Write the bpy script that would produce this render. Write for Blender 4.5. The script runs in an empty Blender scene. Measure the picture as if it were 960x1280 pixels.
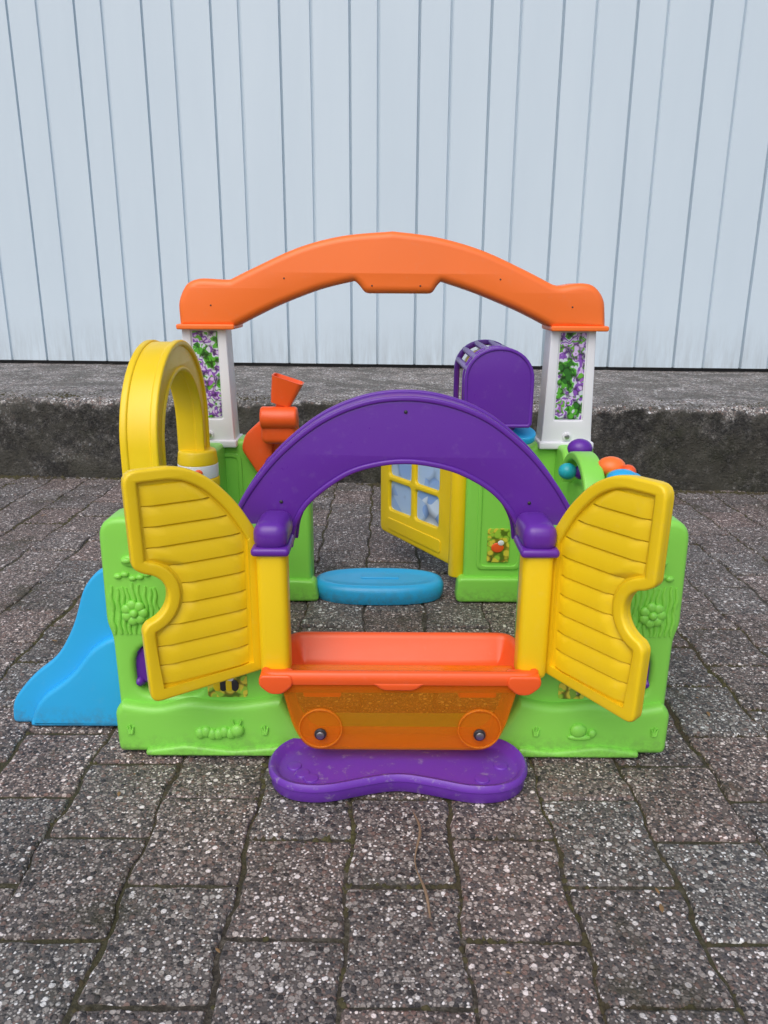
import bpy, bmesh, math, random
from mathutils import Vector, Matrix, noise
from mathutils.geometry import tessellate_polygon
random.seed(7)
scene=bpy.context.scene
COL=scene.collection

# ------------------------------------------------------------ materials
def newmat(name):
    m=bpy.data.materials.new(name); m.use_nodes=True
    nt=m.node_tree; nt.nodes.clear()
    out=nt.nodes.new('ShaderNodeOutputMaterial')
    b=nt.nodes.new('ShaderNodeBsdfPrincipled')
    nt.links.new(b.outputs[0],out.inputs[0])
    return m,nt,b,out
def ramp(nt,fac,stops,interp='LINEAR'):
    r=nt.nodes.new('ShaderNodeValToRGB'); r.color_ramp.interpolation=interp
    e=r.color_ramp.elements
    while len(e)<len(stops): e.new(0.5)
    for i,(p,c) in enumerate(stops):
        e[i].position=p; e[i].color=(c[0],c[1],c[2],1) if not isinstance(c,(int,float)) else (c,c,c,1)
    nt.links.new(fac,r.inputs[0]); return r.outputs[0]
def mixc(nt,fac,a,b,mode='MIX'):
    m=nt.nodes.new('ShaderNodeMix'); m.data_type='RGBA'; m.blend_type=mode
    for idx,v in ((0,fac),(6,a),(7,b)):
        if hasattr(v,'is_output'): nt.links.new(v,m.inputs[idx])
        else: m.inputs[idx].default_value=v if idx==0 else (v[0],v[1],v[2],1)
    return m.outputs[2]
def noise_tex(nt,co,scale,detail=3,rough=.55):
    n=nt.nodes.new('ShaderNodeTexNoise'); n.inputs['Scale'].default_value=scale
    n.inputs['Detail'].default_value=detail; n.inputs['Roughness'].default_value=rough
    nt.links.new(co,n.inputs['Vector']); return n
def coord(nt): return nt.nodes.new('ShaderNodeTexCoord').outputs['Object']
def math_(nt,op,a,b=None,clamp=False):
    m=nt.nodes.new('ShaderNodeMath'); m.operation=op; m.use_clamp=clamp
    for i,v in enumerate((a,b)):
        if v is None: continue
        if hasattr(v,'is_output'): nt.links.new(v,m.inputs[i])
        else: m.inputs[i].default_value=v
    return m.outputs[0]
def bump(nt,b,h,st,dist):
    bp=nt.nodes.new('ShaderNodeBump'); bp.inputs['Strength'].default_value=st; bp.inputs['Distance'].default_value=dist
    nt.links.new(h,bp.inputs['Height']); nt.links.new(bp.outputs[0],b.inputs['Normal'])

def plastic(name,c,rough=.33,dust=.0,grime=.45):
    m,nt,b,out=newmat(name); co=coord(nt)
    n1=noise_tex(nt,co,5,2); n2=noise_tex(nt,co,55,4,.72)
    dark=tuple(x*.93 for x in c)
    col=mixc(nt,ramp(nt,n1.outputs[0],[(.25,0),(.8,1)]),c,dark)
    f=ramp(nt,n2.outputs[0],[(.58,0),(.74,1)])
    f2=math_(nt,'MULTIPLY',f,.04+dust)
    col=mixc(nt,f2,col,(.55,.52,.50))
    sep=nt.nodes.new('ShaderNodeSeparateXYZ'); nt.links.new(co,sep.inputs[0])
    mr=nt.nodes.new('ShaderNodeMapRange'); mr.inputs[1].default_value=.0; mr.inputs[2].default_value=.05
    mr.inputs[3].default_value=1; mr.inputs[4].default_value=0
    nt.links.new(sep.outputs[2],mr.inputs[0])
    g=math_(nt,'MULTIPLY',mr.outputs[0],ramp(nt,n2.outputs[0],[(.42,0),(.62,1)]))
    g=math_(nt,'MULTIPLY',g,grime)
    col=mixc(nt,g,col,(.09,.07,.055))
    nt.links.new(col,b.inputs['Base Color'])
    r=nt.nodes.new('ShaderNodeMapRange'); r.inputs[3].default_value=rough-.06; r.inputs[4].default_value=rough+.12
    nt.links.new(n2.outputs[0],r.inputs[0]); nt.links.new(r.outputs[0],b.inputs['Roughness'])
    b.inputs['Specular IOR Level'].default_value=.45
    n3=noise_tex(nt,co,330,1)
    h=math_(nt,'ADD',math_(nt,'MULTIPLY',n3.outputs[0],.25),math_(nt,'MULTIPLY',n1.outputs[0],6.0))
    bump(nt,b,h,.13,.002)
    return m
GREEN=plastic('green_plastic',(.26,.70,.09))
YEL=plastic('yellow_plastic',(.90,.62,.010))
PUR=plastic('purple_plastic',(.125,.026,.34),.28)
PURD=plastic('purple_step_plastic',(.16,.04,.42),.34,dust=.36,grime=.12)
ORG=plastic('orange_plastic',(.99,.195,.03))
RED=plastic('red_orange_plastic',(.90,.115,.02))
BLU=plastic('blue_plastic',(.03,.42,.80))
WHT=plastic('white_plastic',(.80,.81,.84))
TEAL=plastic('teal_plastic',(.02,.42,.50))
DARK=plastic('dark_rubber',(.03,.03,.035))
def metal():
    m,nt,b,o=newmat('screw_metal'); b.inputs['Base Color'].default_value=(.45,.45,.46,1); b.inputs['Metallic'].default_value=1; b.inputs['Roughness'].default_value=.35
    return m
MET=metal()
def translucent(name,mixv,tint):
    m,nt,b,out=newmat(name)
    b.inputs['Base Color'].default_value=(.98,.36,.03,1); b.inputs['Roughness'].default_value=.12
    t=nt.nodes.new('ShaderNodeBsdfTransparent'); t.inputs[0].default_value=(*tint,1)
    mx=nt.nodes.new('ShaderNodeMixShader'); mx.inputs[0].default_value=mixv
    nt.links.new(t.outputs[0],mx.inputs[1]); nt.links.new(b.outputs[0],mx.inputs[2]); nt.links.new(mx.outputs[0],out.inputs[0])
    return m
TRANS=translucent('clear_orange_plastic',.21,(1,.77,.30))
TRANS2=translucent('clear_orange_rim_plastic',.34,(1,.76,.32))
def sticker(name,stops,scale):
    m,nt,b,o=newmat(name); co=coord(nt)
    v=nt.nodes.new('ShaderNodeTexVoronoi'); v.inputs['Scale'].default_value=scale; nt.links.new(co,v.inputs['Vector'])
    big=noise_tex(nt,co,scale*.33,2)
    sp=nt.nodes.new('ShaderNodeSeparateColor'); nt.links.new(v.outputs['Color'],sp.inputs[0])
    f=math_(nt,'ADD',math_(nt,'MULTIPLY',sp.outputs[0],.18),math_(nt,'MULTIPLY',big.outputs[0],1.3))
    f=math_(nt,'SUBTRACT',f,.20)
    c=ramp(nt,f,stops,'CONSTANT')
    edge=ramp(nt,v.outputs['Distance'],[(.0,1),(.50,1),(.72,.30)])
    c=mixc(nt,1.0,c,edge,'MULTIPLY')
    nt.links.new(c,b.inputs['Base Color']); b.inputs['Roughness'].default_value=.3
    return m
GRAPE=sticker('grape_sticker_print',[(0,(.03,.16,.02)),(.36,(.10,.42,.04)),(.46,(.62,.66,.72)),(.55,(.25,.09,.45)),(.63,(.66,.5,.8)),(.70,(.15,.45,.05)),(.80,(.35,.12,.5))],85)
BUG=sticker('bug_sticker_print',[(0,(.35,.6,.05)),(.5,(.72,.62,.06)),(.68,(.25,.45,.05)),(.80,(.7,.7,.3))],70)
SKYW=sticker('window_sticker_print',[(0,(.42,.58,.85)),(.42,(.28,.45,.82)),(.52,(.66,.76,.92)),(.66,(.35,.50,.82)),(.8,(.75,.82,.92))],11)

def aggregate(name,island=True,moss=.6,bright=1.0,scale=120):
    m,nt,b,out=newmat(name); co=coord(nt)
    def vor(s):
        v=nt.nodes.new('ShaderNodeTexVoronoi'); v.inputs['Scale'].default_value=s; nt.links.new(co,v.inputs['Vector']); return v
    v1=vor(scale); v2=vor(scale*2.3)
    s1=nt.nodes.new('ShaderNodeSeparateColor'); nt.links.new(v1.outputs['Color'],s1.inputs[0])
    s2=nt.nodes.new('ShaderNodeSeparateColor'); nt.links.new(v2.outputs['Color'],s2.inputs[0])
    stops=[(0,(.05,.048,.05)),(.16,(.135,.118,.110)),(.30,(.205,.145,.125)),(.40,(.28,.255,.235)),(.53,(.095,.092,.095)),(.64,(.35,.325,.30)),(.76,(.21,.165,.145)),(.84,(.46,.44,.41)),(.92,(.80,.79,.77))]
    stops=[(p,tuple(min(.85,x*bright) for x in c)) for p,c in stops]
    c1=ramp(nt,s1.outputs[0],stops,'CONSTANT')
    c2=ramp(nt,s2.outputs[1],stops,'CONSTANT')
    e1=ramp(nt,v1.outputs['Distance'],[(.42,1),(.55,0)])
    e1=math_(nt,'MULTIPLY',e1,math_(nt,'GREATER_THAN',s1.outputs[1],.42))
    e2=ramp(nt,v2.outputs['Distance'],[(.45,1),(.62,0)])
    fine=mixc(nt,e2,(.115*bright,.106*bright,.100*bright),c2)
    col=mixc(nt,e1,fine,c1)
    if island:
        g=nt.nodes.new('ShaderNodeNewGeometry')
        tint=ramp(nt,g.outputs['Random Per Island'],[(0,(.86,.85,.86)),(.3,(1.10,.98,.95)),(.55,(.97,.97,.98)),(.75,(1.14,.98,.95)),(1,(1.02,1.03,1.03))])
        col=mixc(nt,1.0,col,tint,'MULTIPLY')
    mm=noise_tex(nt,co,4.5,6,.72)
    col=mixc(nt,1.0,col,ramp(nt,mm.outputs[0],[(.3,1.16),(.62,.74)]),'MULTIPLY')
    mf=math_(nt,'MULTIPLY',ramp(nt,mm.outputs[0],[(.56,0),(.68,1)]),moss)
    col=mixc(nt,mf,col,(.06,.055,.030))
    nt.links.new(col,b.inputs['Base Color'])
    b.inputs['Roughness'].default_value=.7; b.inputs['Specular IOR Level'].default_value=.35
    h=math_(nt,'ADD',math_(nt,'MULTIPLY',e1,1.2),math_(nt,'MULTIPLY',e2,.45))
    bump(nt,b,h,.75,.0025)
    return m
AGG=aggregate('exposed_aggregate_paver')

def soil_mat():
    m,nt,b,o=newmat('joint_soil'); co=coord(nt)
    n=noise_tex(nt,co,90,5,.7); n2=noise_tex(nt,co,3,3)
    c=ramp(nt,n.outputs[0],[(.3,(.020,.017,.013)),(.50,(.055,.047,.036)),(.68,(.15,.135,.11))])
    c=mixc(nt,ramp(nt,n2.outputs[0],[(.45,0),(.6,.8)]),c,(.055,.053,.02))
    nt.links.new(c,b.inputs['Base Color']); b.inputs['Roughness'].default_value=.95
    bump(nt,b,n.outputs[0],1,.006)
    return m
SOIL=soil_mat()
def moss_mat():
    m,nt,b,o=newmat('moss'); co=coord(nt)
    n=noise_tex(nt,co,120,2); n2=noise_tex(nt,co,6,2)
    c=ramp(nt,n.outputs[0],[(.3,(.03,.028,.010)),(.6,(.075,.07,.025)),(.8,(.12,.095,.05))])
    c=mixc(nt,ramp(nt,n2.outputs[0],[(.4,0),(.6,.7)]),c,(.055,.040,.026))
    nt.links.new(c,b.inputs['Base Color']); b.inputs['Roughness'].default_value=.95
    return m
MOSS=moss_mat()
def step_mat():
    m=aggregate('weathered_concrete',island=False,moss=.0,bright=1.4,scale=80)
    nt=m.node_tree; b=[n for n in nt.nodes if n.type=='BSDF_PRINCIPLED'][0]
    prev=b.inputs['Base Color'].links[0].from_socket
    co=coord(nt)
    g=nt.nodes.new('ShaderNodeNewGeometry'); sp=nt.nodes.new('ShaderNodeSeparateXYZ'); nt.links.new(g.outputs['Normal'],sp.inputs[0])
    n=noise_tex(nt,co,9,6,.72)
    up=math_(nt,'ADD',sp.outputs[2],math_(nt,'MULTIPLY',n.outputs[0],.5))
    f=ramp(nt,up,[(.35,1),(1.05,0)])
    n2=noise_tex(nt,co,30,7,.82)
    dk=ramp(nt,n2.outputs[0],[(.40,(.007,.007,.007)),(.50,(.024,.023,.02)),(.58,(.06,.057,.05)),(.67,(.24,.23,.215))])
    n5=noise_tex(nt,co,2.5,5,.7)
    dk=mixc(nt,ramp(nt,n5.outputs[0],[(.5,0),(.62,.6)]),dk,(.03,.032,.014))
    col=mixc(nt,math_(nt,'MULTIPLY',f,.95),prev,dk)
    n6=noise_tex(nt,co,5.5,6,.75)
    col=mixc(nt,math_(nt,'MULTIPLY',ramp(nt,n6.outputs[0],[(.46,0),(.56,1)]),.62),col,(.055,.052,.04))
    nt.links.new(col,b.inputs['Base Color'])
    return m
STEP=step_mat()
def wall_mat():
    m,nt,b,o=newmat('painted_steel'); co=coord(nt)
    mp=nt.nodes.new('ShaderNodeMapping'); mp.inputs['Scale'].default_value=(3,3,.5); nt.links.new(co,mp.inputs[0])
    n=noise_tex(nt,mp.outputs[0],1.2,4,.6)
    c=mixc(nt,ramp(nt,n.outputs[0],[(.3,0),(.75,1)]),(.62,.72,.79),(.58,.68,.755))
    sep=nt.nodes.new('ShaderNodeSeparateXYZ'); nt.links.new(co,sep.inputs[0])
    mr=nt.nodes.new('ShaderNodeMapRange'); mr.inputs[1].default_value=.34; mr.inputs[2].default_value=.62; mr.inputs[3].default_value=1; mr.inputs[4].default_value=0
    nt.links.new(sep.outputs[2],mr.inputs[0])
    mp2=nt.nodes.new('ShaderNodeMapping'); mp2.inputs['Scale'].default_value=(30,30,4); nt.links.new(co,mp2.inputs[0])
    d=noise_tex(nt,mp2.outputs[0],1,4,.7)
    f=math_(nt,'MULTIPLY',math_(nt,'MULTIPLY',mr.outputs[0],ramp(nt,d.outputs[0],[(.35,0),(.7,1)])),.4)
    c=mixc(nt,f,c,(.25,.26,.25))
    nt.links.new(c,b.inputs['Base Color']); b.inputs['Roughness'].default_value=.4
    bump(nt,b,n.outputs[0],.15,.01)
    return m
WALL=wall_mat()
def simple(name,c,r=.8):
    m,nt,b,o=newmat(name); co=coord(nt); n=noise_tex(nt,co,50,3)
    nt.links.new(mixc(nt,n.outputs[0],tuple(x*.7 for x in c),tuple(x*1.25 for x in c)),b.inputs['Base Color']); b.inputs['Roughness'].default_value=r
    return m
TWIG=simple('twig_bark',(.24,.16,.10)); LEAF=simple('dry_leaf',(.24,.14,.06))

# ------------------------------------------------------------ mesh helpers
TOY=bpy.data.objects.new('toddler_activity_playset',None); COL.objects.link(TOY)
def finish(me,name,mat,parent=TOY,ang=38,flatset=None):
    n=len(me.polygons); fl=[True]*n
    if flatset:
        for i in flatset: fl[i]=False
    me.polygons.foreach_set('use_smooth',fl)
    if ang<170: me.set_sharp_from_angle(angle=math.radians(ang))
    me.materials.clear(); me.materials.append(mat)
    o=bpy.data.objects.new(name,me); COL.objects.link(o)
    if parent: o.parent=parent
    return o
def area(p): return sum(p[i][0]*p[(i+1)%len(p)][1]-p[(i+1)%len(p)][0]*p[i][1] for i in range(len(p)))/2
def clean(p,eps=1e-5):
    o=[]
    for q in p:
        q=(q[0],q[1])
        if not o or math.hypot(q[0]-o[-1][0],q[1]-o[-1][1])>eps: o.append(q)
    while len(o)>3 and math.hypot(o[0][0]-o[-1][0],o[0][1]-o[-1][1])<=eps: o.pop()
    return o
def ccw(p):
    p=clean(p); return p if area(p)>0 else p[::-1]
def offset(p,d):
    """positive d grows the (ccw) polygon; point count is preserved for clean ccw input"""
    p=ccw(p); n=len(p); out=[]
    for i in range(n):
        a=Vector(p[i-1]); b=Vector(p[i]); c=Vector(p[(i+1)%n])
        e1=(b-a).normalized(); e2=(c-b).normalized()
        n1=Vector((e1.y,-e1.x)); n2=Vector((e2.y,-e2.x)); m=(n1+n2)
        if m.length<1e-4: m=n1.copy()
        m.normalize(); k=max(.55,m.dot(n1))
        out.append(b+m*(d/k))
    for _ in range(12):
        bad=False
        for i in range(n):
            j=(i+1)%n
            e=Vector(p[j])-Vector(p[i])
            if (out[j]-out[i]).dot(e)<-1e-9:
                mm=(out[i]+out[j])/2; out[i]=mm.copy(); out[j]=mm.copy()+e*1e-4; bad=True
        if not bad: break
    return [(q.x,q.y) for q in out]
def rnd(pts,r=.02,n=6):
    out=[]; L=len(pts)
    for i in range(L):
        b=Vector(pts[i][:2]); a=Vector(pts[i-1][:2]); c=Vector(pts[(i+1)%L][:2])
        rr=pts[i][2] if len(pts[i])>2 else r
        d=min(rr,(a-b).length*.49,(c-b).length*.49)
        if d<1e-4: out.append((b.x,b.y)); continue
        p0=b+(a-b).normalized()*d; p2=b+(c-b).normalized()*d
        nn=n if d>.004 else 2
        for k in range(nn+1):
            t=k/nn; q=p0*(1-t)**2+b*2*t*(1-t)+p2*t*t; out.append((q.x,q.y))
    return ccw(out)
def chaikin(p,it=2):
    for _ in range(it):
        q=[]
        for i in range(len(p)):
            a=Vector(p[i]); b=Vector(p[(i+1)%len(p)])
            q.append(tuple(a*.75+b*.25)); q.append(tuple(a*.25+b*.75))
        p=q
    return ccw(p)
def catmull(p,n=8):
    out=[]
    for i in range(len(p)-1):
        p0=Vector(p[max(i-1,0)]); p1=Vector(p[i]); p2=Vector(p[i+1]); p3=Vector(p[min(i+2,len(p)-1)])
        for k in range(n):
            t=k/n
            out.append(tuple(.5*((2*p1)+(-p0+p2)*t+(2*p0-5*p1+4*p2-p3)*t*t+(-p0+3*p1-3*p2+p3)*t**3)))
    out.append(tuple(p[-1])); return out
XZ=(Vector((1,0,0)),Vector((0,0,1)))
YZ=(Vector((0,1,0)),Vector((0,0,1)))
def slab(name,loops,origin,axes,depth,bev,mat,parent=TOY):
    """bevelled extruded plate with optional holes; `origin` lies on its front face"""
    ux,uy=axes[0].normalized(),axes[1].normalized(); nn=ux.cross(uy); O=Vector(origin)
    bev=min(bev,depth*.49)
    SEG=4; prof=[]
    for k in range(SEG+1):
        a=k/SEG*math.pi/2; prof.append((bev*(1-math.sin(a)),-bev*(1-math.cos(a))))
    back=[(ins,-depth-z) for ins,z in prof][::-1]
    prof=prof+back
    verts=[]; faces=[]; frontl=[]; backl=[]; fi=[]; bi=[]
    for li,l in enumerate(loops):
        l=ccw(l); n=len(l); sgn=-1 if li==0 else 1
        base=len(verts)
        for r,(ins,w) in enumerate(prof):
            q=offset(l,sgn*ins) if ins>1e-6 else l
            for (a,b) in q: verts.append(O+ux*a+uy*b+nn*w)
            if r==0: frontl.append([Vector((a,b,0)) for a,b in q]); fi+=range(base,base+n)
            if r==len(prof)-1: backl.append([Vector((a,b,0)) for a,b in q]); bi+=range(base+r*n,base+r*n+n)
        for r in range(len(prof)-1):
            for i in range(n):
                j=(i+1)%n
                f=(base+r*n+i,base+(r+1)*n+i,base+(r+1)*n+j,base+r*n+j)
                faces.append(f if li==0 else f[::-1])
    ns=len(faces)
    def addcap(ls,idx,up):
        for t in tessellate_polygon(ls):
            a,b,c=(idx[k] for k in t)
            nrm=(verts[b]-verts[a]).cross(verts[c]-verts[a]).dot(nn)
            if (nrm<0)==up: a,c=c,a
            faces.append((a,b,c))
    addcap(frontl,fi,True); addcap(backl,bi,False)
    me=bpy.data.meshes.new(name); me.from_pydata(verts,[],faces)
    return finish(me,name,mat,parent,40,range(ns,len(faces)))
def tube(name,pts,r,mat,parent=TOY,seg=8):
    P=[Vector(p) for p in pts]; n=len(P)
    R=r if isinstance(r,(list,tuple)) else [r]*n
    verts=[];faces=[]
    up=Vector((0,0,1))
    t0=(P[1]-P[0]).normalized()
    if abs(t0.dot(up))>.9: up=Vector((1,0,0))
    for i in range(n):
        t=(P[min(i+1,n-1)]-P[max(i-1,0)]).normalized()
        s=t.cross(up).normalized(); u=s.cross(t)
        for k in range(seg):
            a=2*math.pi*k/seg; verts.append(P[i]+(s*math.cos(a)+u*math.sin(a))*R[i])
    for i in range(n-1):
        for k in range(seg):
            j=(k+1)%seg; faces.append((i*seg+k,(i+1)*seg+k,(i+1)*seg+j,i*seg+j))
    faces.append(tuple(range(seg))); faces.append(tuple(range((n-1)*seg,n*seg))[::-1])
    me=bpy.data.meshes.new(name); me.from_pydata(verts,[],faces); 
    return finish(me,name,mat,parent,60)
def box(name,lo,hi,bev,mat,parent=TOY):
    bm=bmesh.new(); bmesh.ops.create_cube(bm,size=1)
    c=(Vector(lo)+Vector(hi))/2; s=Vector(hi)-Vector(lo)
    for v in bm.verts: v.co=Vector((v.co.x*s.x,v.co.y*s.y,v.co.z*s.z))
    bmesh.ops.bevel(bm,geom=list(bm.edges),offset=bev,segments=4,profile=.5,affect='EDGES')
    bmesh.ops.translate(bm,vec=c,verts=bm.verts)
    me=bpy.data.meshes.new(name); bm.to_mesh(me); bm.free(); return finish(me,name,mat,parent)
def cyl(name,c,axis,r1,r2,h,mat,bev=.004,seg=36,parent=TOY):
    bm=bmesh.new(); bmesh.ops.create_cone(bm,cap_ends=True,segments=seg,radius1=r1,radius2=r2,depth=h)
    es=[e for e in bm.edges if any(len(f.verts)>4 for f in e.link_faces)]
    bmesh.ops.bevel(bm,geom=es,offset=bev,segments=3,profile=.5,affect='EDGES')
    q=Vector((0,0,1)).rotation_difference(Vector(axis).normalized())
    bmesh.ops.transform(bm,matrix=Matrix.Translation(Vector(c))@q.to_matrix().to_4x4(),verts=bm.verts)
    me=bpy.data.meshes.new(name); bm.to_mesh(me); bm.free(); return finish(me,name,mat,parent)
def ball(name,c,r,mat,parent=TOY):
    if isinstance(r,(int,float)): r=(r,r,r)
    bm=bmesh.new(); bmesh.ops.create_uvsphere(bm,u_segments=20,v_segments=12,radius=1)
    for v in bm.verts: v.co=Vector((v.co.x*r[0]+c[0],v.co.y*r[1]+c[1],v.co.z*r[2]+c[2]))
    me=bpy.data.meshes.new(name); bm.to_mesh(me); bm.free(); return finish(me,name,mat,parent,80)
def loft(name,loops,mat,cap0=True,cap1=True,parent=TOY):
    bm=bmesh.new(); R=[[bm.verts.new(p) for p in l] for l in loops]
    n=len(R[0])
    for a,b in zip(R[:-1],R[1:]):
        for i in range(n): bm.faces.new((a[i],a[(i+1)%n],b[(i+1)%n],b[i]))
    if cap0: bm.faces.new(R[0][::-1])
    if cap1: bm.faces.new(R[-1])
    bmesh.ops.recalc_face_normals(bm,faces=bm.faces)
    me=bpy.data.meshes.new(name); bm.to_mesh(me); bm.free(); return finish(me,name,mat,parent,50)
def lift(l,z): return [(p[0],p[1],z) for p in l]

# ------------------------------------------------------------ front green panels
def front_panel(name,x0,x1,left):
    s=1 if left else -1
    X=lambda d: x0+s*d
    W=abs(x1-x0)
    out=[(X(.004),.0,.02),(X(.002),.215,.02),(X(-.006),.240,.02),(X(-.004),.424,.035),(X(W*.42),.424,.03),(X(W*.50),.405,.03),(X(W),.40,.02),(X(W),0,.01)]
    out=rnd(out,.02)
    hole=rnd([(X(.034),.105,.035),(X(.034),.205,.05),(X(.15),.205,.04),(X(.15),.105,.03)],.03)
    slab(name,[out,hole],(0,1.178,0),XZ,.075,.010,GREEN)
    up=catmull([(X(.012),.100),(X(.07),.092),(X(.13),.103),(X(.20),.098),(X(W+.0),.11)],6)
    base=[(X(.0),.006),(X(-.001),.085)]+up+[(X(W+.012),.085),(X(W+.045),.03),(X(W+.05),.004)]
    base=rnd(base,.012,4)
    slab(name+'_plinth',[base],(0,1.160,0),XZ,.070,.012,GREEN)
    slab(name+'_plinth_bead',[rnd([(X(.05),.005),(X(.05),.016),(X(.12),.026),(X(.2),.016),(X(W),.024),(X(W),.005)],.010)],(0,1.150,0),XZ,.02,.006,GREEN)
    for row,(zb,h) in enumerate([(.222,.05),(.262,.048)]):
        for i in range(9):
            d=.008+i*.0092+random.uniform(-.0015,.0015); hh=h*random.uniform(.85,1.12)
            pts=[(X(d+.0016*math.sin(j*1.4+i)),1.1785,zb+hh*j/6) for j in range(7)]
            tube(name+'_grass_relief',pts,[.0044*(1-.7*abs(j/6-.4)) for j in range(7)],GREEN,seg=8)
    cx,cz=X(.045),.262
    for i in range(7):
        a=i/7*2*math.pi; ball(name+'_petal',(cx+.014*math.cos(a),1.174,cz+.014*math.sin(a)),(.0088,.005,.0088),GREEN)
    ball(name+'_flower_heart',(cx,1.171,cz),(.0075,.006,.0075),GREEN)
    ball(name+'_bird_body',(X(.045),1.177,.352),(.016,.006,.010),GREEN); ball(name+'_bird_head',(X(.058),1.176,.364),(.008,.006,.008),GREEN)
    ball(name+'_bird_wing',(X(.040),1.172,.354),(.009,.005,.005),GREEN)
    for i in range(5): ball(name+'_leaf_relief',(X(.022+.012*i),1.178,.325+.004*math.sin(i*2)),(.007,.005,.005),GREEN)
    for d in (.025,W-.03):
        for a in (-.5,0,.5):
            tube(name+'_tuft_relief',[(X(d)+a*.004,1.159,.045),(X(d)+a*.011,1.158,.062-abs(a)*.008)],[.0035,.0012],GREEN,seg=6)
front_panel('front_panel_left',-.457,-.172,True)
front_panel('front_panel_right',.490,.232,False)
for i in range(6): ball('caterpillar_relief',(-.313+i*.0105,1.159,.046+.003*math.sin(i*1.9)),(.0085,.007,.0105),GREEN)
ball('caterpillar_head',(-.249,1.157,.053),(.012,.009,.012),GREEN)
for a in (-1,1): tube('caterpillar_feeler',[(-.249+a*.004,1.156,.062),(-.249+a*.008,1.156,.073)],.0018,GREEN)
ball('snail_body',(.338,1.159,.042),(.022,.006,.006),GREEN); ball('snail_shell',(.334,1.158,.055),(.014,.008,.013),GREEN); ball('snail_head',(.358,1.158,.050),(.007,.006,.008),GREEN)
slab('insect_sticker',[rnd([(-.300,.105),(-.300,.150),(-.232,.150),(-.232,.105)],.006)],(0,1.1770,0),XZ,.0015,.0003,BUG)
for i in range(4): ball('bee_sticker_body',(-.283+i*.010,1.1755,.128),(.007,.0015,.011),(YEL,DARK)[i%2])
for a in (0,1): ball('bee_sticker_wing',(-.272+a*.012,1.1753,.142),(.006,.001,.006),WHT)
slab('flower_sticker',[rnd([(.300,.105),(.300,.135),(.345,.135),(.345,.105)],.006)],(0,1.1770,0),XZ,.0015,.0003,BUG)
for cx in (-.402,.436):
    cyl('purple_knob',(cx,1.215,.158),(0,1,0),.036,.036,.05,PUR,.008)
    for i in range(6):
        a=i/6*2*math.pi; ball('knob_lobe',(cx+.036*math.cos(a),1.20,.158+.036*math.sin(a)),(.011,.018,.011),PUR)

# ------------------------------------------------------------ side walls
sl=[(1.225,0.001),(1.225,.418),(1.40,.418),(1.43,.29),(1.68,.29),(1.71,.418),(1.925,.418),(1.925,0.001)]
slab('side_wall_left',[rnd(sl,.025)],(-.390,0,0),YZ,.06,.010,GREEN)
sr=[(1.225,0.001),(1.225,.418),(1.38,.418),(1.42,.37),(1.74,.37),(1.78,.418),(1.925,.418),(1.925,0.001)]
slab('side_wall_right',[rnd(sr,.025),rnd([(1.48,.12),(1.48,.28),(1.70,.28),(1.70,.12)],.04)],(.480,0,0),YZ,.06,.010,GREEN)
# ------------------------------------------------------------ rear wall
rl=[(-.490,0),(-.490,.422,.03),(-.325,.422,.03),(-.300,.405),(-.185,.40,.03),(-.185,0)]
slab('rear_wall_left',[rnd(rl,.02)],(0,1.85,0),XZ,.085,.012,GREEN)
rr=[(.205,0),(.205,.40,.03),(.36,.405),(.38,.422),(.515,.422,.03),(.515,0)]
slab('rear_wall_right',[rnd(rr,.02)],(0,1.85,0),XZ,.085,.012,GREEN)
slab('rear_wall_left_plinth',[rnd([(-.48,.003),(-.48,.07),(-.175,.06),(-.165,.003)],.015)],(0,1.835,0),XZ,.05,.008,GREEN)
slab('rear_wall_right_plinth',[rnd([(.185,.003),(.190,.07),(.50,.07),(.50,.003)],.015)],(0,1.835,0),XZ,.05,.008,GREEN)
slab('rear_wall_relief',[rnd([(.235,.09),(.235,.37),(.35,.37),(.35,.09)],.02),rnd([(.245,.10),(.245,.36),(.34,.36),(.34,.10)],.015)],(0,1.846,0),XZ,.01,.002,GREEN)
slab('rear_wall_left_relief',[rnd([(-.46,.09),(-.46,.39),(-.35,.39),(-.35,.09)],.02),rnd([(-.45,.10),(-.45,.38),(-.36,.38),(-.36,.10)],.015)],(0,1.846,0),XZ,.01,.002,GREEN)
slab('rear_sticker',[rnd([(.262,.11),(.262,.20),(.318,.20),(.318,.11)],.008)],(0,1.847,0),XZ,.0015,.0003,BUG)
ball('ladybird_body',(.288,1.845,.150),(.016,.002,.013),RED); ball('ladybird_eye',(.296,1.8435,.163),(.008,.002,.007),WHT)
hd=Vector((.195,1.90,0)); fd=Vector((-.012,2.20,0)); ux=(hd-fd).normalized()
Ld=(hd-fd).length
n=ux.cross(Vector((0,0,1)))
do=rnd([(0,.085),(0,.40,.06),(Ld,.42),(Ld,.07)],.02)
wins=[]
for a,b in ((.045,.150),(.170,.275)):
    for c,d in ((.16,.245),(.262,.345)):
        wins.append(rnd([(a,c),(a,d),(b,d),(b,c)],.012))
slab('door_frame',[do]+wins,(fd.x,fd.y,0),(ux,Vector((0,0,1))),.035,.006,YEL)
slab('door_window_print',[rnd([(.04,.155),(.04,.35),(.28,.35),(.28,.155)],.01)],Vector((fd.x,fd.y,0))-n*.010,(ux,Vector((0,0,1))),.012,.001,SKYW)
slab('door_lower_relief',[rnd([(.04,.10),(.04,.135),(.29,.130),(.29,.092)],.01)],Vector((fd.x,fd.y,0))+n*.003,(ux,Vector((0,0,1))),.01,.002,YEL)
cyl('door_hinge_post',(.190,1.885,.24),(0,0,1),.022,.022,.36,YEL)
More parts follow.
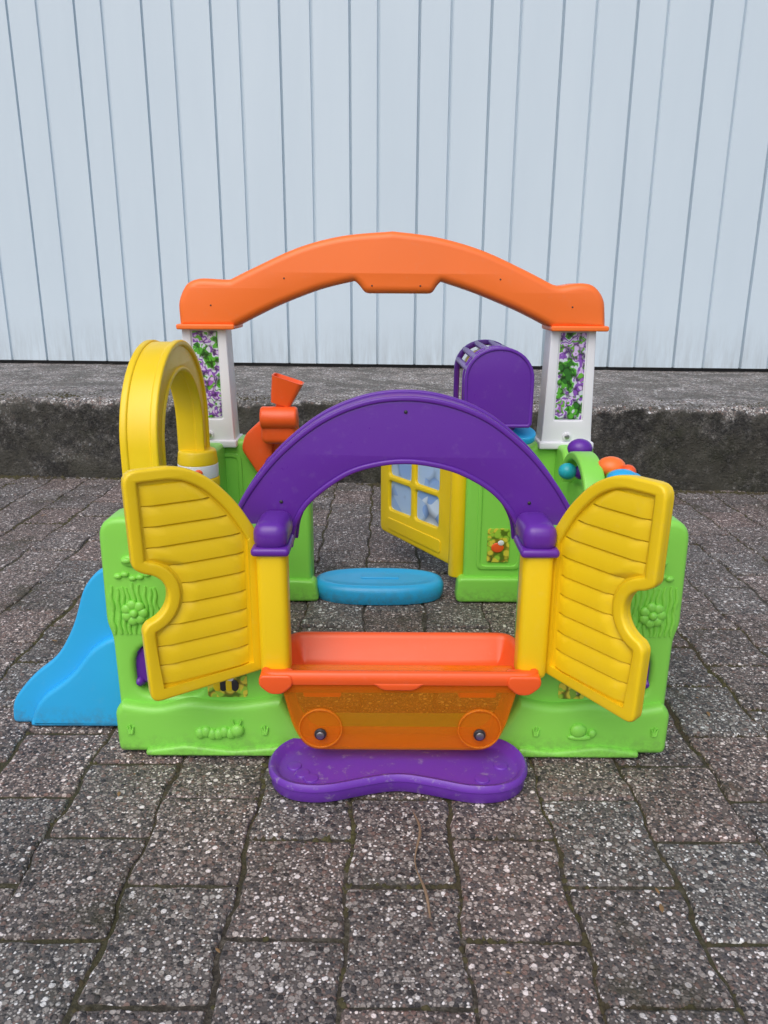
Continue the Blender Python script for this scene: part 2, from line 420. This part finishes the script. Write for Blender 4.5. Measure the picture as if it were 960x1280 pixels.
def ell(cx,cy,a,b,k=2.4,m=56):
    o=[]
    for i in range(m):
        t=2*math.pi*i/m; c,s=math.cos(t),math.sin(t)
        o.append((cx+a*math.copysign(abs(c)**(2/k),c),cy+b*math.copysign(abs(s)**(2/k),s)))
    return ccw(o)
E=ell(-.012,1.895,.168,.080)
loft('blue_threshold',[lift(offset(E,-.004),0.002),lift(E,.012),lift(offset(E,.002),.035),lift(offset(E,-.004),.046),lift(offset(E,-.012),.050),lift(offset(E,-.020),.0505),lift(offset(E,-.026),.047),lift(offset(E,-.05),.047)],BLU)
box('blue_threshold_emboss',(-.06,1.89,.045),(.04,1.91,.050),.002,BLU)
# ------------------------------------------------------------ rear posts + orange arch
def post(name,xa,xb,ins):
    o=rnd([(xa-.006,.405),(xa-.003,.45),(xa+.004,.70),(xb-.004,.70),(xb+.003,.45),(xb+.006,.405)],.006)
    slab(name,[offset(o,-.0012)],(0,1.845,0),XZ,.075,.006,WHT)
    inner=rnd([(xa+.022,.475),(xa+.024,.685),(xb-.022,.685),(xb-.020,.475)],.006)
    slab(name+'_rim',[o,inner],(0,1.840,0),XZ,.012,.0025,WHT)
    slab(name+'_sticker',[offset(inner,-.003)],(0,1.8435,0),XZ,.001,.0003,GRAPE)
    cyl(name+'_screw_socket',((xa+xb)/2+ins,1.838,.437),(0,-1,0),.010,.010,.006,WHT,.001)
    cyl(name+'_screw',((xa+xb)/2+ins,1.834,.437),(0,-1,0),.006,.006,.004,MET,.001)
    box(name+'_foot',(xa-.010,1.832,.406),(xb+.010,1.93,.424),.004,WHT)
post('rear_post_left',-.478,-.368,.0); post('rear_post_right',.385,.497,.0)
top=catmull([(-.355,.797),(-.30,.823),(-.198,.867),(-.10,.892),(.0,.9015),(.03,.9015),(.12,.890),(.217,.864),(.31,.825),(.383,.790)],6)
bot=catmull([(.389,.693),(.34,.717),(.295,.737),(.21,.770),(.128,.796)],5)
bot2=catmull([(-.070,.796),(-.15,.777),(-.238,.745),(-.30,.717),(-.352,.691)],5)
oa=[(-.475,.691,.006),(-.477,.750,.02),(-.455,.790,.02),(-.425,.800,.02),(-.37,.797,.006)]+[p+(.003,) for p in top]+[(.40,.786,.01),(.445,.794,.02),(.478,.790,.02),(.505,.760,.02),(.512,.690,.006)]+[p+(.004,) for p in bot]+[(.118,.785,.008),(.108,.768,.012),(-.046,.768,.012),(-.058,.785,.008)]+[p+(.004,) for p in bot2]
oa=rnd(oa,.01,4)
slab('orange_arch_beam',[oa],(0,1.825,0),XZ,.11,.016,ORG)
for sx,x in enumerate((-.40,-.23,.262,.43,-.03,.08)):
    z=[.74,.80,.80,.74,.785,.785][sx]; ball('beam_screw_hole',(x,1.826,z),(.0022,.0025,.0022),DARK)
slab('beam_lip_left',[rnd([(-.482,.686),(-.482,.698),(-.348,.698),(-.348,.686)],.004)],(0,1.819,0),XZ,.12,.003,ORG)
slab('beam_lip_right',[rnd([(.384,.686),(.384,.698),(.517,.698),(.517,.686)],.004)],(0,1.819,0),XZ,.12,.003,ORG)

# ------------------------------------------------------------ front purple arch
o_=catmull([(-.262,.385),(-.245,.425),(-.211,.4765),(-.165,.528),(-.103,.576),(-.035,.605),(.034,.614),(.103,.605),(.170,.578),(.232,.530),(.278,.478),(.312,.425),(.328,.385)],6)
i_=catmull([(.228,.362),(.222,.395),(.203,.430),(.172,.4615),(.125,.488),(.080,.501),(.034,.506),(-.012,.501),(-.057,.487),(-.100,.459),(-.130,.430),(-.148,.395),(-.154,.362)],6)
pa=ccw(o_+[(.328,.362)]+i_+[(-.262,.362)])
slab('purple_arch',[pa],(0,1.225,0),XZ,.06,.010,PUR)
rim_o=offset(pa,.0015); rim_i=offset(pa,-.007)
slab('purple_arch_rim',[rim_o,rim_i],(0,1.2225,0),XZ,.012,.003,PUR)
slab('purple_arch_rear_rim',[offset(pa,.004),rim_i],(0,1.280,0),XZ,.012,.003,PUR)
for x,z in ((-.17,.44),(.24,.44),(.034,.590)): ball('arch_screw',(x,1.2245,z),(.003,.002,.003),DARK)
# ------------------------------------------------------------ shutters
def shutter(name,hx,hy,ox,oy,left):
    h=Vector((hx,hy,0)); o=Vector((ox,oy,0))
    ux=(h-o).normalized() if left else (o-h).normalized()
    sg=-1 if left else 1
    nz=ux.cross(Vector((0,0,1)))
    curve=catmull([(.135,.531),(.105,.524),(.070,.503),(.035,.465),(.010,.425),(0,.405)],5)
    notch=[]
    for k in range(13):
        a=math.radians(-100-160*k/12)
        notch.append((.188+.040*math.cos(a),.335+.040*math.sin(a)))
    pts=[(0,.172,.010),(.186,.163,.016),(.190,.285,.012)]+[(p[0],p[1],.004) for p in notch]+[(.197,.385,.014),(.200,.531,.022)]+[(p[0],p[1],.004) for p in curve]
    pts=rnd(pts,.01,4)
    P=ccw([(sg*p[0],p[1]) for p in pts])
    inner=offset(P,-.019)
    ax=(ux,Vector((0,0,1)))
    slab(name,[offset(P,-.0010)],h-nz*.008,ax,.016,.005,YEL)
    slab(name+'_border',[P,inner],h,ax,.016,.0045,YEL)
    def lo(z):
        if z<.405: return .024
        for a,b in zip(curve[:-1],curve[1:]):
            if b[1]<=z<=a[1]:
                t=(z-b[1])/(a[1]-b[1]+1e-9); return b[0]+t*(a[0]-b[0])+.024+.012*(z-.405)/.126
        return .15
    def hi(z):
        v=.166+.012*(z-.17)/.36
        d=abs(z-.335)
        if d<.062: v=min(v,.186-math.sqrt(.062**2-d*d))
        return v
    bm=bmesh.new(); rows=[]; z0,z1=.188,.507; NS=10; per=(z1-z0)/NS
    for i in range(NS):
        for f,dd in ((0,.0),(.06,.0045),(.5,.0052),(.93,.0022),(1,.0)):
            z=min(z0+(i+f)*per,z1-.0005)
            a,b=lo(z),hi(z)
            if b<a+.01: b=a+.01
            row=[]
            for j in range(9):
                t=j/8; u=a+(b-a)*t; e=dd*(0 if j in(0,8) else 1)
                row.append(bm.verts.new(h+ux*(sg*u)+Vector((0,0,z))-nz*(.0075-e)))
            rows.append(row)
    for r0,r1 in zip(rows[:-1],rows[1:]):
        for j in range(8): bm.faces.new((r0[j],r0[j+1],r1[j+1],r1[j]))
    bmesh.ops.remove_doubles(bm,verts=bm.verts,dist=.00004)
    bmesh.ops.recalc_face_normals(bm,faces=bm.faces)
    me=bpy.data.meshes.new(name+'_louvres'); bm.to_mesh(me); bm.free(); finish(me,name+'_louvres',YEL,ang=30)
shutter('shutter_left',-.196,1.150,-.358,1.050,True)
shutter('shutter_right',.260,1.150,.368,.996,False)
for cx,nm in ((-.176,'left'),(.242,'right')):
    box('hinge_column_'+nm,(cx-.024,1.125,.166),(cx+.024,1.172,.388),.012,YEL)
    box('hinge_cap_collar_'+nm,(cx-.030,1.118,.380),(cx+.030,1.200,.394),.006,PUR)
    box('hinge_cap_'+nm,(cx-.027,1.121,.386),(cx+.027,1.215,.432),.018,PUR)
    box('hinge_bracket_'+nm,(cx-.02,1.165,.2),(cx+.02,1.19,.36),.006,GREEN)

# ------------------------------------------------------------ orange planter tray and clear box
T=rnd([(-.200,1.108,.03),(-.166,1.262,.03),(.230,1.262,.03),(.254,1.108,.03)],.03,8)
loft('planter_tray',[lift(offset(T,-.030),.138),lift(offset(T,-.014),.155),lift(offset(T,-.010),.166),lift(offset(T,.001),.168),lift(offset(T,.003),.176),lift(offset(T,.002),.186),lift(offset(T,-.003),.190),lift(offset(T,-.009),.189),lift(offset(T,-.014),.182),lift(offset(T,-.026),.150),lift(offset(T,-.036),.143),lift(offset(T,-.05),.141)],RED)
for cx in (-.172,.226):
    slab('tray_hook_lip',[rnd([(cx-.026,.186),(cx+.026,.186),(cx+.028,.168),(cx+.010,.152),(cx-.010,.152),(cx-.028,.168)],.008)],(0,1.102,0),XZ,.03,.004,RED)
slab('tray_front_drip',[rnd([(-.02,.172),(.07,.172),(.05,.158),(0,.158)],.008)],(0,1.106,0),XZ,.012,.003,RED)
B=rnd([(-.166,.168,.005),(.220,.168,.005),(.200,.085,.02),(.178,.046,.03),(-.124,.046,.03),(-.147,.085,.02)],.02)
slab('clear_orange_front',[B],(0,1.112,0),XZ,.003,.001,TRANS)
slab('clear_orange_sides',[B,offset(B,-.004)],(0,1.117,0),XZ,.060,.001,TRANS2)
slab('box_green_ledge',[rnd([(-.170,.004),(-.170,.038),(.230,.038),(.230,.004)],.008)],(0,1.195,0),XZ,.05,.006,GREEN)
for cx in (-.102,.158):
    ro=ell(cx,.088,.036,.036,2.0,40)
    slab('clear_porthole_ring',[ro,offset(ro,-.003)],(0,1.106,0),XZ,.006,.0012,TRANS2)
    slab('clear_porthole_disc',[offset(ro,-.0035)],(0,1.1085,0),XZ,.002,.0005,TRANS)
    cyl('porthole_bolt_hub',(cx,1.104,.080),(0,-1,0),.010,.010,.006,DARK,.002)
    cyl('porthole_bolt',(cx,1.100,.080),(0,-1,0),.0065,.0065,.004,MET,.001)
    box('inner_reflector',(cx-.032,1.150,.120),(cx+.032,1.160,.148),.004,ORG)
# ------------------------------------------------------------ purple step
S=chaikin([(-.135,1.175),(-.178,1.140),(-.186,1.080),(-.155,1.036),(-.095,1.026),(-.030,1.048),(.025,1.062),(.080,1.048),(.145,1.026),(.205,1.036),(.236,1.080),(.228,1.140),(.185,1.175)],3)
loft('purple_step',[lift(offset(S,-.004),.002),lift(offset(S,.000),.006),lift(offset(S,.001),.024),lift(offset(S,.004),.026),lift(offset(S,.004),.032),lift(offset(S,.000),.0365),lift(offset(S,-.006),.035),lift(offset(S,-.011),.025),lift(offset(S,-.016),.0230),lift(offset(S,-.024),.0230)],PURD)
for cx in (-.145,-.115,-.13,.16,.195): 
    cyl('step_tread_ring',(cx,1.085+.02*math.sin(cx*70),.0235),(0,0,1),.013,.011,.004,PURD,.001)
# ------------------------------------------------------------ yellow side arch (left)
def arch_pts(cy,a,z0,zt,leg,n_=28):
    o=[(cy-a,leg)]
    for k in range(n_+1):
        t=math.pi*(1-k/n_); o.append((cy+a*math.cos(t),z0+(zt-z0)*math.sin(t)))
    o.append((cy+a,leg)); return o
slab('yellow_side_arch',[arch_pts(1.545,.2015,.50,.6765,.342)+arch_pts(1.545,.1525,.49,.6225,.342)[::-1]],(-.407,0,0),YZ,.058,.008,YEL)
slab('yellow_arch_rim_outer',[arch_pts(1.545,.205,.50,.680,.340)+arch_pts(1.545,.193,.50,.668,.340)[::-1]],(-.402,0,0),YZ,.014,.004,YEL)
slab('yellow_arch_rim_outer_far',[arch_pts(1.545,.205,.50,.680,.340)+arch_pts(1.545,.193,.50,.668,.340)[::-1]],(-.456,0,0),YZ,.014,.004,YEL)
slab('yellow_arch_rim_inner',[arch_pts(1.545,.158,.49,.629,.344)+arch_pts(1.545,.150,.49,.620,.344)[::-1]],(-.4035,0,0),YZ,.020,.004,YEL)
cyl('yellow_arch_collar',(-.425,1.715,.410),(0,0,1),.046,.042,.035,YEL,.006)
cyl('collar_label',(-.425,1.715,.380),(0,0,1),.0455,.0455,.03,WHT,.001)
ball('collar_print',(-.415,1.671,.381),(.010,.003,.008),RED)
cyl('yellow_arch_collar_base',(-.425,1.715,.352),(0,0,1),.047,.047,.028,YEL,.006)
# ------------------------------------------------------------ blue slide
prof=[(-.440,.0,.01),(-.688,.0,.012),(-.684,.045,.02),(-.641,.098,.03),(-.590,.135,.03),(-.555,.195,.03),(-.530,.270,.02),(-.500,.305,.02),(-.440,.318,.01)]
pr=rnd(prof,.02)
for y0 in (1.262,1.520):
    slab('slide_side_rail',[pr],(0,y0,0),XZ,.020,.006,BLU)
pr2=rnd([(-.452,.003,.01),(-.650,.003,.012),(-.626,.060,.03),(-.562,.105,.03),(-.520,.160,.03),(-.485,.182,.02),(-.452,.188,.01)],.02)
slab('slide_side_step',[pr2],(0,1.242,0),XZ,.028,.009,BLU)
top_l=catmull([(-.686,.012),(-.64,.04),(-.59,.08),(-.55,.145),(-.515,.22),(-.44,.285)],5)
slab('slide_chute',[top_l+[(-.44,.265),(-.505,.200),(-.54,.125),(-.585,.06),(-.64,.02),(-.684,.003)]],(0,1.275,0),XZ,.24,.001,BLU)
box('slide_inner_foot',(-.385,1.50,.003),(-.215,1.60,.035),.012,BLU)
# ------------------------------------------------------------ purple slotted hood (rear right)
def hoodo(x0,x1,z0,zs,zt,m=20):
    cx=(x0+x1)/2; a=(x1-x0)/2
    o=[(x0+.006,z0),(x1-.006,z0),(x1,z0+.008)]
    for k in range(m+1):
        t=math.pi*k/m; c,s=math.cos(t),math.sin(t)
        o.append((cx+a*math.copysign(abs(c)**.97,c),zs+(zt-zs)*abs(s)**.97))
    o.append((x0,z0+.008)); return ccw(o)
hd_o=hoodo(.181,.337,.474,.582,.654)
slab('purple_hood_face',[hd_o],(0,1.750,0),XZ,.026,.008,PUR)
slab('purple_hood_rim',[offset(hd_o,.001),offset(hd_o,-.007)],(0,1.7475,0),XZ,.012,.003,PUR)
hin=offset(hd_o,-.014)
slab('purple_hood_ring',[hd_o,hin],(0,1.805,0),XZ,.014,.004,PUR)
slab('purple_hood_ring_back',[hd_o,hin],(0,2.02,0),XZ,.018,.004,PUR)
for i in range(0,len(hd_o),3):
    q=offset(hd_o,-.007)[i]
    if q[1]>.475: tube('purple_hood_rib',[(q[0],1.76,q[1]),(q[0],2.03,q[1])],.0078,PUR)
box('hood_bracket',(.215,1.80,.395),(.31,1.90,.478),.01,PUR)
slab('yellow_hood_liner',[offset(hd_o,-.022)],(0,1.98,0),XZ,.05,.004,YEL)
# ------------------------------------------------------------ orange ball shooter (rear left)
box('shooter_block',(-.290,1.775,.425),(-.205,1.845,.498),.016,RED)
cyl('shooter_barrel',(-.246,1.785,.488),(1,0,0),.026,.026,.086,RED,.006)
R=Matrix.Rotation(math.radians(18),3,'Y')
F0=rnd([(-.028,-.024),(-.028,.024),(.028,.024),(.028,-.024)],.01,4)
loops=[]
for s_,z in ((.80,0),(1.0,.022),(1.28,.058),(1.32,.062),(1.2,.062),(.95,.02),(.7,.006)):
    loops.append([tuple(R@Vector((p[0]*s_,p[1]*s_,z))+Vector((-.243,1.80,.518))) for p in F0])
loft('shooter_funnel',loops,RED)
tube('shooter_neck',[(-.243,1.80,.49),(-.238,1.80,.525)],.016,RED)
slab('shooter_bracket',[rnd([(-.345,.405),(-.335,.440),(-.285,.485),(-.27,.46),(-.27,.34),(-.305,.34)],.012)],(0,1.82,0),XZ,.05,.006,RED)
slab('shooter_plate',[rnd([(-.307,.30),(-.307,.42),(-.215,.42),(-.215,.30)],.012)],(0,1.836,0),XZ,.016,.003,RED)
cyl('shooter_dial',(-.262,1.824,.365),(0,-1,0),.028,.028,.02,PUR,.005)
cyl('blue_peg',(-.262,1.812,.365),(0,-1,0),.012,.012,.02,BLU,.004)
# ------------------------------------------------------------ bead run (right side)
sp_=[(1.58+.115*math.cos(math.pi*k/16)*.97,.365+.115*.75*math.sin(math.pi*k/16)) for k in range(17)]
ins=[(1.58+(p[0]-1.58)*.84,.365+(p[1]-.365)*.80) for p in sp_][::-1]
slab('bead_run_arch',[sp_+ins],(.442,0,0),YZ,.045,.005,GREEN)
slab('bead_run_arch_low',[[(p[0]-.13,p[1]-.012) for p in sp_+ins]],(.478,0,0),YZ,.030,.004,GREEN)
ball('purple_bead',(.437,1.69,.438),(.028,.024,.022),PUR); ball('orange_bead',(.462,1.53,.432),(.030,.026,.022),ORG)
ball('red_bead',(.488,1.50,.428),(.016,.018,.016),RED)
ball('blue_bead',(.462,1.45,.428),(.030,.026,.018),BLU); ball('blue_bead_small',(.488,1.47,.419),(.02,.02,.016),BLU)
ball('teal_bead',(.396,1.62,.402),(.020,.018,.018),TEAL); ball('purple_bead_low',(.425,1.62,.40),.016,PUR)
cyl('blue_telephone_dial',(.328,1.80,.447),(0,-.4,1),.030,.030,.02,BLU,.005)

# ------------------------------------------------------------ paving (interlocking stones)
PW,PL=.150,.184
a_,b_=PW/2+.0030,PW/2-.0030; hl=PL/2-.0006; k1,k2=PL*.30,PL*.20
pts=[(a_,-hl),(a_,-k1),(b_,-k2),(b_,k2),(a_,k1),(a_,hl),(-a_,hl),(-a_,k1),(-b_,k2),(-b_,-k2),(-a_,-k1),(-a_,-hl)]
pts=rnd(pts,.007,2)
SO=[]
for i in range(len(pts)):
    p=Vector(pts[i]); q=Vector(pts[(i+1)%len(pts)]); m_=max(1,round((q-p).length/.015))
    for k in range(m_): SO.append(tuple(p.lerp(q,k/m_)))
SO=offset(SO,-.0014)
levels=[(0.0,-.02),(0.0,-.0045),(-.0014,-.0014),(-.0045,.0)]
lev=[offset(SO,d) for d,z in levels]
verts=[];faces=[];flat=[]; moss_pts=[]
n_=len(SO)
for ci in range(-29,30):
    for ri in range(-4,19):
        cx=ci*PW+.028+random.gauss(0,.0008); cy=ri*PL+(PL/2 if ci%2 else 0)+.035+random.gauss(0,.0012)
        if cy>3.35-cx*.07: continue
        dz=random.uniform(-.0020,.0020); tx,ty=random.gauss(0,.007),random.gauss(0,.007); an=random.gauss(0,.007)
        ca,sa=math.cos(an),math.sin(an); wear=random.uniform(.7,1.9)
        near=abs(cx)<2.4
        base=len(verts)
        nz_=[(noise.noise(Vector(((cx+x)*55,(cy+y)*55,ci*.7)))*.022+noise.noise(Vector(((cx+x)*140,(cy+y)*140,ci*.7)))*.018)*wear if near else 0 for x,y in SO]
        for li,(l,(d,z)) in enumerate(zip(lev,levels)):
            for vi,(x,y) in enumerate(l):
                k=1+nz_[vi]-(.008*wear if li>=1 else 0)
                X,Y=x*k,y*k
                verts.append((cx+X*ca-Y*sa,cy+X*sa+Y*ca,z*wear+dz+X*tx+Y*ty))
        for r in range(3):
            for i in range(n_):
                j=(i+1)%n_; faces.append((base+r*n_+i,base+r*n_+j,base+(r+1)*n_+j,base+(r+1)*n_+i))
        flat.append(len(faces)); faces.append(tuple(range(base+3*n_,base+4*n_)))
        if abs(cx)<2.2 and cy>.5:
            for i in range(n_):
                x,y=SO[i]; dens=noise.noise(Vector(((cx+x)*1.9,(cy+y)*1.9,3.3)))
                for rep in range(5):
                    if random.random()<(.03+.85*max(0,dens)*2):
                        moss_pts.append((cx+x*1.012+random.gauss(0,.003),cy+y*1.012+random.gauss(0,.0045)))
me=bpy.data.meshes.new('paving'); me.from_pydata(verts,[],faces); finish(me,'paving',AGG,None,180,flat)
OV=[(1,0,0),(0,1,0),(-1,0,0),(0,-1,0),(0,0,1)]
OF=[(0,1,4),(1,2,4),(2,3,4),(3,0,4)]
def clumps(name,ptsr):
    V=[];F=[]
    for (x,y,z,r) in ptsr:
        b=len(V); th=random.uniform(0,6.28); c,s=math.cos(th),math.sin(th)
        for ox,oy,oz in OV:
            j=1+random.uniform(-.35,.35)
            V.append((x+(ox*c-oy*s)*r*j*1.2,y+(ox*s+oy*c)*r*j*1.2,z+oz*r*j))
        for f in OF: F.append(tuple(b+k for k in f))
    me=bpy.data.meshes.new(name); me.from_pydata(V,[],F); return finish(me,name,MOSS,None,180)
clumps('joint_moss',[(x,y,-.0045+random.uniform(-.0003,.0003),random.uniform(.002,.0055)) for x,y in moss_pts])
me=bpy.data.meshes.new('ground'); me.from_pydata([(-60,-60,-.0045),(60,-60,-.0045),(60,60,-.0045),(-60,60,-.0045)],[],[(0,1,2,3)]); finish(me,'ground',SOIL,None)

# ------------------------------------------------------------ concrete step in front of the wall
YAW=math.tan(math.radians(4))
prof=[]
for k in range(12): prof.append((3.09+.012*(k/11),-.05+.355*k/11))
for k in range(1,6):
    a=k/6*math.pi/2; prof.append((3.102+.03*(1-math.cos(a)),.305+.026*math.sin(a)))
for k in range(0,18): prof.append((3.135+1.5*(k/17)**1.5,.331))
V=[];F=[]; nx=520; m_=len(prof)
for i in range(nx+1):
    t=2*i/nx-1; x=7*(.3*t+.7*t**3)
    for j,(y,z) in enumerate(prof):
        v=Vector((x,y,z))
        d=noise.noise(v*8)*.010+noise.noise(v*20)*.010+noise.noise(v*2.2)*.014+noise.noise(v*45)*.006
        amt=1.0 if j<12 else (1.3 if j<18 else .18)
        V.append((x,y-YAW*x-d*amt,z+(d*amt if j>10 else 0)))
for i in range(nx):
    for j in range(m_-1): F.append((i*m_+j,(i+1)*m_+j,(i+1)*m_+j+1,i*m_+j+1))
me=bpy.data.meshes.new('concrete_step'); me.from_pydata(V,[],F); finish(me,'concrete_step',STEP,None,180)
kp=[]
for i in range(4500):
    x=random.uniform(-2.4,2.4); dn=noise.noise(Vector((x*2,0,0)))
    if random.random()>.45+dn: continue
    kp.append((x,3.085-YAW*x-abs(random.gauss(0,.018)),-.001,random.uniform(.003,.010)))
for i in range(3500):
    x=random.uniform(-2.8,2.8); dn=noise.noise(Vector((x*3,5,0)))
    if random.random()>.4+dn: continue
    kp.append((x,3.15-YAW*x+abs(random.gauss(0,.08)),.330,random.uniform(.002,.006)))
clumps('kerb_moss',kp)

# ------------------------------------------------------------ ribbed steel garage wall
sec=[]; x=-7.0; k=0
while x<7:
    w=(.205,.150,.215,.165)[k%4]
    if k%2==0:
        sec+=[(x,0),(x+w-.020,0),(x+w-.017,.018),(x+w-.012,.024),(x+w-.008,.020),(x+w-.005,-.004)]
    else:
        sec+=[(x,-.004),(x+.004,-.004),(x+w-.020,-.004),(x+w-.016,.008),(x+w-.011,.011),(x+w-.007,-.002)]
    x+=w; k+=1
zs=[.352,1.6,3.2]; V=[];F=[]
for (xx,d) in sec:
    for z in zs: V.append((xx,4.56-YAW*xx+d,z))
for i in range(len(sec)-1):
    for j in range(2): F.append((i*3+j,(i+1)*3+j,(i+1)*3+j+1,i*3+j+1))
me=bpy.data.meshes.new('garage_wall'); me.from_pydata(V,[],F)
me.materials.append(WALL); ow=bpy.data.objects.new('garage_wall',me); COL.objects.link(ow)
me=bpy.data.meshes.new('wall_base_backing'); me.from_pydata([(-7,4.6+7*YAW,.30),(7,4.6-7*YAW,.30),(7,4.6-7*YAW,3.2),(-7,4.6+7*YAW,3.2)],[],[(0,1,2,3)])
finish(me,'wall_base_backing',DARK,ow)

# ------------------------------------------------------------ debris
tw=catmull([(.048,1.005,.006),(.056,.96,.010),(.046,.90,.006),(.058,.84,.010),(.062,.80,.006)],5)
tube('twig',tw,[.0010+.0012*math.sin(i*.3)**2 for i in range(len(tw))],TWIG,None)
V=[];F=[]
def leaf(x,y,s,a):
    pts=[(-1,0),(-.5,.32),(.1,.38),(.7,.2),(1.1,0),(.7,-.22),(.1,-.36),(-.5,-.3)]
    b=len(V); V.append((x,y,.006))
    for px,py in pts: V.append((x+s*(px*math.cos(a)-py*math.sin(a)),y+s*(px*math.sin(a)+py*math.cos(a)),.004+abs(py)*s*.4))
    for i in range(8): F.append((b,b+1+i,b+1+(i+1)%8))
for (x,y,s) in [(.365,.82,.008),(.37,.85,.006),(-.42,1.05,.007),(.62,1.3,.009),(-.75,1.6,.008),(-.2,.75,.005),(.9,2.2,.01),(.15,.72,.004),(-1.2,2.6,.012),(.5,.72,.005),(1.1,2.9,.012)]:
    leaf(x,y,s,random.uniform(0,6.28))
for i in range(60):
    x=random.uniform(-1.6,1.6); leaf(x,random.uniform(.7,3.0),random.uniform(.002,.005),random.uniform(0,6.28))
me=bpy.data.meshes.new('dry_leaves'); me.from_pydata(V,[],F); finish(me,'dry_leaves',LEAF,None)

# ------------------------------------------------------------ light, sky, camera
w=bpy.data.worlds.new('World'); scene.world=w; w.use_nodes=True; nt=w.node_tree
bg=nt.nodes['Background']; sky=nt.nodes.new('ShaderNodeTexSky'); sky.sky_type='NISHITA'; sky.sun_disc=False
EL,ROT=math.radians(52),math.radians(200)
sky.sun_elevation=EL; sky.sun_rotation=ROT; sky.air_density=1.0; sky.dust_density=3.0; sky.ozone_density=1.0
nt.links.new(sky.outputs[0],bg.inputs[0]); bg.inputs[1].default_value=.15
sd=bpy.data.lights.new('sun','SUN'); sd.energy=1.5; sd.angle=math.radians(60); sd.color=(1,.97,.93)
so=bpy.data.objects.new('sun',sd); COL.objects.link(so)
d=Vector((math.sin(ROT)*math.cos(EL),math.cos(ROT)*math.cos(EL),math.sin(EL)))
so.rotation_euler=d.to_track_quat('Z','Y').to_euler()
cd=bpy.data.cameras.new('camera'); cam=bpy.data.objects.new('camera',cd); COL.objects.link(cam); scene.camera=cam
cd.sensor_fit='HORIZONTAL'; cd.sensor_width=36; cd.lens=36.04; cd.clip_start=.05; cd.clip_end=300
Rm=Matrix.Rotation(math.radians(90-16.24),4,'X')@Matrix.Rotation(math.radians(.3),4,'Z')
cam.matrix_world=Matrix.Translation((0,0,.78))@Rm
scene.view_settings.view_transform='Standard'; scene.view_settings.look='None'; scene.view_settings.exposure=0
